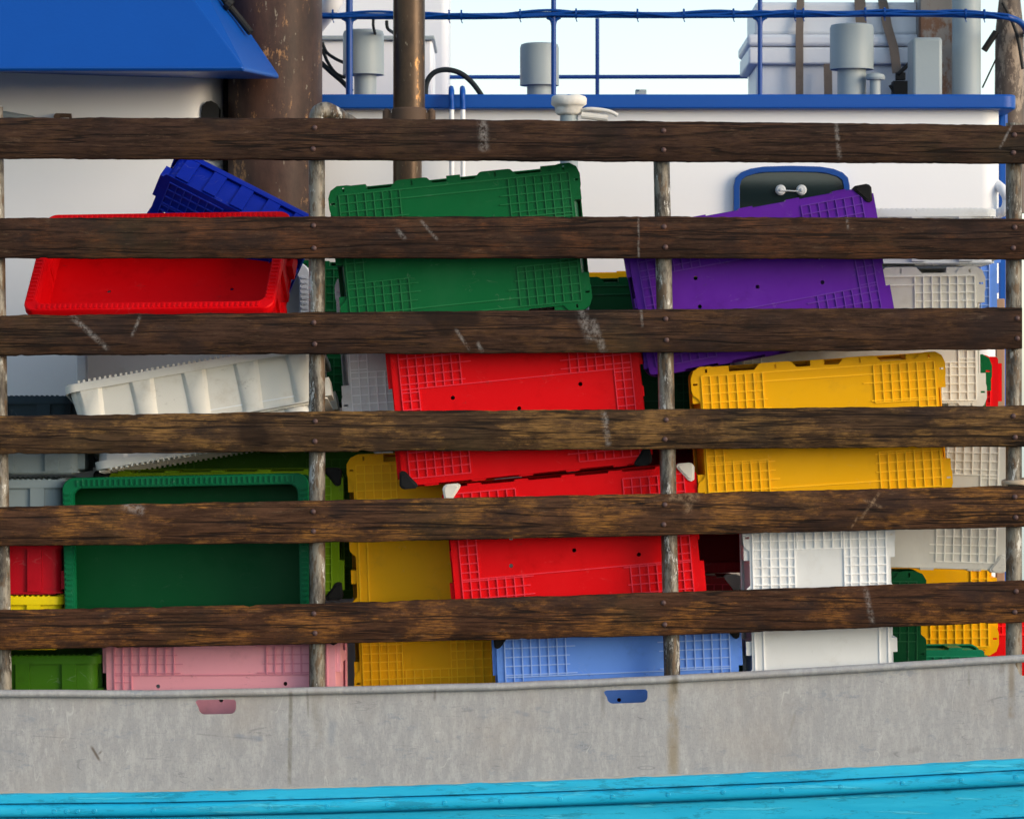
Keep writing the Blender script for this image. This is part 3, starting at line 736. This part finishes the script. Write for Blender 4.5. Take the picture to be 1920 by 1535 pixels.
# ------------------------------------------------------------------ ventilators and roof gear
def vent(x0, x1, yt, yb, sx0, sx1, Y, label):
    e = empty('ventilator', P((x0 + x1) / 2, 177, Y), label, 'ventilator', 'grey mushroom ventilators on the roof')
    c = P((x0 + x1) / 2, 0, Y); r = (x1 - x0) / 2 * sc(Y)
    bm = bmesh.new(); lathe(bm, c.x, Y, [(r - .012, Z(yb + 1, Y) + .012), (r, Z(yb - 3, Y)), (r, Z(yt + 8, Y)), (r - .004, Z(yt + 2, Y)), (r - .015, Z(yt, Y)), (.01, Z(yt - 1, Y))], 44); obj('cowl', bm, greyp, e)
    c = P((sx0 + sx1) / 2, 0, Y); r = (sx1 - sx0) / 2 * sc(Y)
    bm = bmesh.new(); lathe(bm, c.x, Y, [(r, Z(185, Y)), (r, Z(yb - 8, Y))], 32); obj('stem', bm, greyp, e)
vent(643, 720, 57, 144, 664, 706, YW + .16, 'round grey roof ventilator between the wide funnel and the exhaust pipe')
vent(975, 1048, 82, 164, 988, 1036, YW + .18, 'round grey roof ventilator standing alone against the sky')
vent(1556, 1638, 46, 134, 1570, 1624, YW + .18, 'round grey roof ventilator in front of the strapped white box')
e = empty('small_ventilator', P(1641, 177, YW + .12), 'small grey mushroom cap beside the rightmost round ventilator', 'ventilator')
c = P(1641, 0, YW + .12); Y = YW + .12
bm = bmesh.new(); lathe(bm, c.x, Y, [(.033, Z(150, Y)), (.036, Z(146, Y)), (.031, Z(140, Y)), (.015, Z(137, Y))], 24); obj('cap', bm, greyp, e)
bm = bmesh.new(); lathe(bm, c.x, Y, [(.019, Z(185, Y)), (.019, Z(148, Y))], 24); obj('stem', bm, greyp, e)

Y = YW + .1
bm = bmesh.new(); box(bm, X(1711, Y), X(1767, Y), Y, Y + .18, Z(185, Y), Z(70, Y))
tag(obj('control_box', bm, greyp, bevel=.012, seg=3), 'upright grey box with rounded edges near the right end of the roof', 'box')
bm = bmesh.new(); c = P(1812, 0, YW + .3); lathe(bm, c.x, c.y, [(.052, Z(190, YW + .3)), (.052, 2.4)], 36)
tag(obj('pipe_column', bm, greyp), 'tall smooth grey pipe rising from the roof beside the rusty mast', 'pipe')
gb = paint('rust_streaked_grey', (.2, .19, .18), .55, rust=.9, rustcol=(.13, .06, .03), scale=3, rs=.5)
bm = bmesh.new(); Y = YW + .5; box(bm, X(1724, Y), X(1786, Y), Y, Y + .2, Z(190, Y), 2.4)
tag(obj('rusty_beam', bm, gb, bevel=.006), 'rust streaked square beam between the grey box and the grey pipe', 'beam')
mastm = rusty_pipe_mat('brown_mast', (.09, .065, .05), (.26, .2, .15), .52)
m = empty('mast', P(1890, 1452, 1.9), 'thick flaking brown mast at the right edge', 'mast'); c = P(1893, 0, 1.95)
bm = bmesh.new(); lathe(bm, c.x, c.y, [(.055, Z(400, 1.95)), (.055, Z(230, 1.95)), (.052, Z(60, 1.95)), (.035, Z(-20, 1.95)), (.03, 2.4)], 36); obj('pole', bm, mastm, m)
bm = bmesh.new(); tube(bm, [P(1868, 60, 1.9), P(1845, 95, 1.9)], .012, 8); tube(bm, smooth_path([P(1880, 5, 1.85), P(1905, 60, 1.85), P(1918, 130, 1.85)], 6), .006, 8)
obj('stay', bm, darkgap, m)
bm = bmesh.new(); tube(bm, [P(1868, 110, 1.9), P(1842, 165, 1.9)], .003, 6)
tag(obj('stay_wire', bm, darkgap), 'thin dark wire between the grey pipe and the brown mast', 'wire')

# white strapped chest on the roof
boxm = paint('white_box_gelcoat', (.66, .68, .72), .4, var=.1)
Y = YW + .62
ch = empty('strapped_chest', P(1560, 180, Y), 'large white lidded chest strapped down on the roof', 'chest')
bm = bmesh.new(); box(bm, X(1418, Y), X(1722, Y), Y, Y + .5, Z(186, Y), Z(121, Y)); obj('lower_shell', bm, boxm, ch, bevel=.012, seg=3)
bm = bmesh.new(); box(bm, X(1403, Y), X(1736, Y), Y - .03, Y + .53, Z(122, Y), Z(90, Y)); obj('flange', bm, boxm, ch, bevel=.008, seg=3)
bm = bmesh.new(); box(bm, X(1400, Y), X(1738, Y), Y - .035, Y + .54, Z(88.5, Y), Z(66, Y)); box(bm, X(1416, Y), X(1724, Y), Y + .0, Y + .5, Z(66, Y), Z(4, Y)); obj('lid', bm, boxm, ch, bevel=.014, seg=3)
strapm = plastic('brown_webbing', (.15, .12, .1), .8, dirt=.4)
def strap(pts, w):
    bm = bmesh.new(); L_ = []
    for a in pts: 
        v = P(*a); L_.append([(v.x - w / 2, v.y - .002, v.z), (v.x + w / 2, v.y - .002, v.z), (v.x + w / 2, v.y + .002, v.z), (v.x - w / 2, v.y + .002, v.z)])
    l = loft(bm, L_); bm.faces.new(l[0]); bm.faces.new(l[-1]); obj('strap', bm, strapm, ch)
strap([(1499, 180, Y - .045), (1499, 60, Y - .045), (1501, 0, Y - .01), (1501, -5, Y + .2)], .028)
strap([(1616, 60, Y - .045), (1612, 0, Y - .012), (1612, -5, Y + .2)], .04)
strap([(1682, 138, Y - .12), (1676, 90, Y - .06), (1664, 50, Y - .045), (1655, 2, Y - .01), (1652, -5, Y + .2)], .034)
strap([(1553, 182, Y - .06), (1552, 120, Y - .055)], .03)
bm = bmesh.new(); Yr = Y - .13
box(bm, X(1680, Yr), X(1698, Yr), Yr, Yr + .03, Z(150, Yr), Z(136, Yr)); box(bm, X(1674, Yr), X(1706, Yr), Yr - .01, Yr + .06, Z(184, Yr), Z(152, Yr)); tube(bm, [P(1684, 140, Yr), P(1708, 116, Yr)], .008, 8); tube(bm, [P(1668, 160, Yr), P(1676, 172, Yr)], .006, 8)
obj('ratchet', bm, darkgap, ch, bevel=.004)

# hose, white cabinets behind the exhaust pipe
hosem = plastic('black_hose_rubber', (.015, .02, .024), .5, wear=.1, dirt=0)
bm = bmesh.new(); tube(bm, smooth_path([P(798, 200, YW + .1), P(799, 160, YW + .1), P(812, 138, YW + .1), P(835, 131, YW + .1), P(862, 137, YW + .1), P(884, 154, YW + .1), P(902, 178, YW + .1), P(906, 190, YW + .1)], 6), .0095, 12)
tag(obj('hose', bm, hosem), 'black rubber hose arching out beside the exhaust pipe', 'hose')
cab = empty('roof_cabinet', P(700, 180, YW + .8), 'white roof cabinet with a dark top, behind the exhaust pipe', 'cabinet')
Y = YW + .5
bm = bmesh.new(); box(bm, X(560, Y), X(811, Y), Y, Y + .5, Z(186, Y), Z(76, Y)); obj('body', bm, whitep, cab, bevel=.01)
bm = bmesh.new(); box(bm, X(555, Y), X(815, Y), Y - .02, Y + .52, Z(76, Y), Z(68, Y)); obj('top', bm, greyp, cab, bevel=.004)
bm = bmesh.new(); Y = YW + 1.25; box(bm, X(520, Y), X(842, Y), Y, Y + .5, Z(190, Y), Z(-60, Y))
tag(obj('white_mast_housing', bm, whitep, bevel=.03, seg=4), 'tall white housing behind the roof cabinet', 'housing')
bm = bmesh.new()
for k, pp in enumerate([[(604, 80), (612, 98), (628, 110), (645, 118)], [(604, 92), (615, 118), (630, 138), (648, 146)], [(602, 118), (620, 135), (640, 152), (660, 172)]]):
    tube(bm, smooth_path([P(a, b, YW + .3) for a, b in pp], 5), .006 if k < 2 else .009, 8)
tag(obj('cable_bundle', bm, hosem), 'grey and black cables behind the funnel on the roof', 'cables')
bm = bmesh.new(); tube(bm, smooth_path([P(700, 36, YR), P(700, 50, YR), P(704, 66, YR + .1)], 4), .005, 8); tube(bm, smooth_path([P(725, 40, YR), P(727, 54, YR), P(738, 62, YR + .1)], 4), .006, 8)
tag(obj('hanging_cables', bm, hosem), 'short black cables hanging from the rail left of the exhaust pipe', 'cables')
bm = bmesh.new(); q = P(1202, 172, YW + .2); box(bm, q.x - .02, q.x + .02, q.y, q.y + .04, q.z - .03, q.z + .008)
tube(bm, [P(1198, 171, YW + .2), P(1198, 168, YW + .2)], .008, 8)
tag(obj('roof_fitting', bm, greyp, bevel=.003), 'tiny grey fitting on the roof edge between the railing posts', 'fitting')
bm = bmesh.new(); tube(bm, smooth_path([P(640, -30, 1.7), P(620, 10, 1.7), P(606, 30, 1.75), P(590, 50, 1.8)], 4), .035, 16)
tag(obj('slanting_pipe', bm, whitep), 'pale slanting pipe right of the funnel at the top edge', 'pipe')

# painted bollard head
cap = paint('flaking_white_paint', (.66, .64, .6), .6, rust=.7, rustcol=(.3, .2, .12), scale=14, var=.3, rs=.58, bump=.6)
b = empty('capped_standpipe', P(1066, 1452, .75), 'white painted cap on a grey standpipe with a side lever, above the top board', 'standpipe')
Y = .75; c = P(1067, 0, Y)
bm = bmesh.new(); lathe(bm, c.x, Y, [(.036, Z(216, Y)), (.045, Z(211, Y)), (.044, Z(202, Y)), (.052, Z(199, Y)), (.0585, Z(196, Y)), (.0595, Z(184, Y)), (.054, Z(180, Y)), (.02, Z(179, Y)), (.018, Z(182, Y))], 24)
for v in bm.verts: v.co += Vector((noise.noise(v.co * 30), noise.noise(v.co * 30 + Vector((5, 0, 0))), noise.noise(v.co * 30 + Vector((9, 0, 0))))) * .005
obj('cap', bm, cap, b, ang=60)
bm = bmesh.new(); tube(bm, smooth_path([P(1085, 214, Y), P(1100, 206, Y - .03), P(1125, 206, Y - .03), P(1145, 210, Y - .03), P(1158, 217, Y - .03)], 5), [.012, .011] + [.008] * 18 + [.006], 10) if False else tube(bm, smooth_path([P(1085, 212, Y), P(1100, 205, Y - .03), P(1125, 206, Y - .03), P(1145, 210, Y - .03), P(1158, 217, Y - .03)], 5), .0065, 10)
tube(bm, [P(1090, 216, Y - .02), P(1140, 222, Y - .02)], .012, 10)
obj('lever', bm, cap, b)
bm = bmesh.new(); lathe(bm, c.x, Y, [(.03, zd), (.03, Z(216, Y))], 24); obj('stem', bm, greyp, b)

# items past the right corner
bm = bmesh.new(); Y = YW + .25; box(bm, X(1872, Y), X(1890, Y), Y, Y + .3, zd, Z(210, Y)); 
tag(obj('blue_door_edge', bm, bluep, bevel=.01), 'narrow blue upright panel past the right corner of the deckhouse', 'panel')
bm = bmesh.new(); Y = YW; tube(bm, smooth_path([P(1868, 345, Y + .05), P(1882, 358, Y), P(1889, 375, Y), P(1884, 394, Y), P(1868, 402, Y + .05)], 5), .018, 12)
tag(obj('lamp_bracket', bm, whitep), 'white curved bracket on the right corner of the deckhouse', 'bracket')
bm = bmesh.new(); Y = 1.3; box(bm, X(1868, Y), X(1884, Y), Y, Y + .03, zd, Z(560, Y))
tag(obj('wooden_upright', bm, paint('pale_wood', (.38, .25, .16), .7, scale=10), bevel=.003), 'pale wooden upright seen by the right post', 'post')

# ------------------------------------------------------------------ sea, world, light, camera
t = NT('sea_water'); w = t.noise(1.2, vec=t.pos, stretch=(1, .4, 1), detail=6); t.bump(w, .6, .15); seam = t.out((.02, .06, .08), .12)
bm = bmesh.new(); vs = [bm.verts.new(p) for p in ((-3000, -300, -2.2), (3000, -300, -2.2), (3000, 6000, -2.2), (-3000, 6000, -2.2))]; bm.faces.new(vs)
tag(obj('sea', bm, seam, smooth=False), kind='structure')

EL, AZ = R(17), R(122)
wd = bpy.data.worlds.new('World'); S.world = wd; wd.use_nodes = True
nt = wd.node_tree; sky = nt.nodes.new('ShaderNodeTexSky'); sky.sky_type = 'NISHITA'; sky.sun_disc = False
sky.sun_elevation = EL; sky.sun_rotation = AZ; sky.air_density = 1.0; sky.dust_density = 1.0; sky.ozone_density = 1.0
# thin high haze, brightest towards the horizon
tc = nt.nodes.new('ShaderNodeTexCoord'); sp = nt.nodes.new('ShaderNodeSeparateXYZ'); nt.links.new(tc.outputs['Generated'], sp.inputs[0])
mr = nt.nodes.new('ShaderNodeMapRange'); mr.interpolation_type = 'SMOOTHSTEP'; nt.links.new(sp.outputs[2], mr.inputs['Value'])
mr.inputs['From Min'].default_value = .34; mr.inputs['From Max'].default_value = -.02; mr.inputs['To Min'].default_value = .3; mr.inputs['To Max'].default_value = 1
nz = nt.nodes.new('ShaderNodeTexNoise'); nz.inputs['Scale'].default_value = 5; nz.inputs['Detail'].default_value = 5
mp = nt.nodes.new('ShaderNodeMapping'); mp.inputs['Scale'].default_value = (1, 1, 5); nt.links.new(tc.outputs['Generated'], mp.inputs[0]); nt.links.new(mp.outputs[0], nz.inputs['Vector'])
m2 = nt.nodes.new('ShaderNodeMath'); m2.operation = 'MULTIPLY_ADD'; nt.links.new(nz.outputs['Fac'], m2.inputs[0]); m2.inputs[1].default_value = .5; m2.inputs[2].default_value = .75
m3 = nt.nodes.new('ShaderNodeMath'); m3.operation = 'MULTIPLY'; nt.links.new(mr.outputs[0], m3.inputs[0]); nt.links.new(m2.outputs[0], m3.inputs[1])
dt = nt.nodes.new('ShaderNodeVectorMath'); dt.operation = 'DOT_PRODUCT'; nt.links.new(tc.outputs['Generated'], dt.inputs[0]); dt.inputs[1].default_value = (math.sin(AZ), math.cos(AZ), 0)
m4 = nt.nodes.new('ShaderNodeMath'); m4.operation = 'MULTIPLY_ADD'; nt.links.new(dt.outputs['Value'], m4.inputs[0]); m4.inputs[1].default_value = .85; m4.inputs[2].default_value = .78
m5 = nt.nodes.new('ShaderNodeMath'); m5.operation = 'MULTIPLY'; nt.links.new(m3.outputs[0], m5.inputs[0]); nt.links.new(m4.outputs[0], m5.inputs[1]); m3 = m5
ad = nt.nodes.new('ShaderNodeMix'); ad.data_type = 'RGBA'; ad.blend_type = 'ADD'; nt.links.new(m3.outputs[0], ad.inputs[0]); nt.links.new(sky.outputs[0], ad.inputs[6]); ad.inputs[7].default_value = (3.8, 4.3, 4.6, 1)
nt.links.new(ad.outputs[2], nt.nodes['Background'].inputs[0]); nt.nodes['Background'].inputs[1].default_value = .13
sd = Vector((math.sin(AZ) * math.cos(EL), math.cos(AZ) * math.cos(EL), math.sin(EL)))
ld = bpy.data.lights.new('sun', 'SUN'); ld.energy = 1.5; ld.angle = R(32); ld.color = (1, .82, .62)
lo = bpy.data.objects.new('sun', ld); COL.objects.link(lo); lo.rotation_euler = sd.to_track_quat('Z', 'Y').to_euler()
cd = bpy.data.cameras.new('camera'); cd.sensor_width = 36; cd.lens = 36 * CD / (1920 / PXM); cd.clip_end = 20000; cd.clip_start = .1
cd.dof.use_dof = True; cd.dof.focus_distance = CD + .05; cd.dof.aperture_fstop = 7
co = bpy.data.objects.new('camera', cd); COL.objects.link(co); co.location = (0, -CD, 0); co.rotation_euler = (R(90), 0, 0)
S.camera = co
S.view_settings.view_transform = 'Standard'; S.view_settings.look = 'None'; S.view_settings.gamma = 1
S.view_settings.exposure = .58
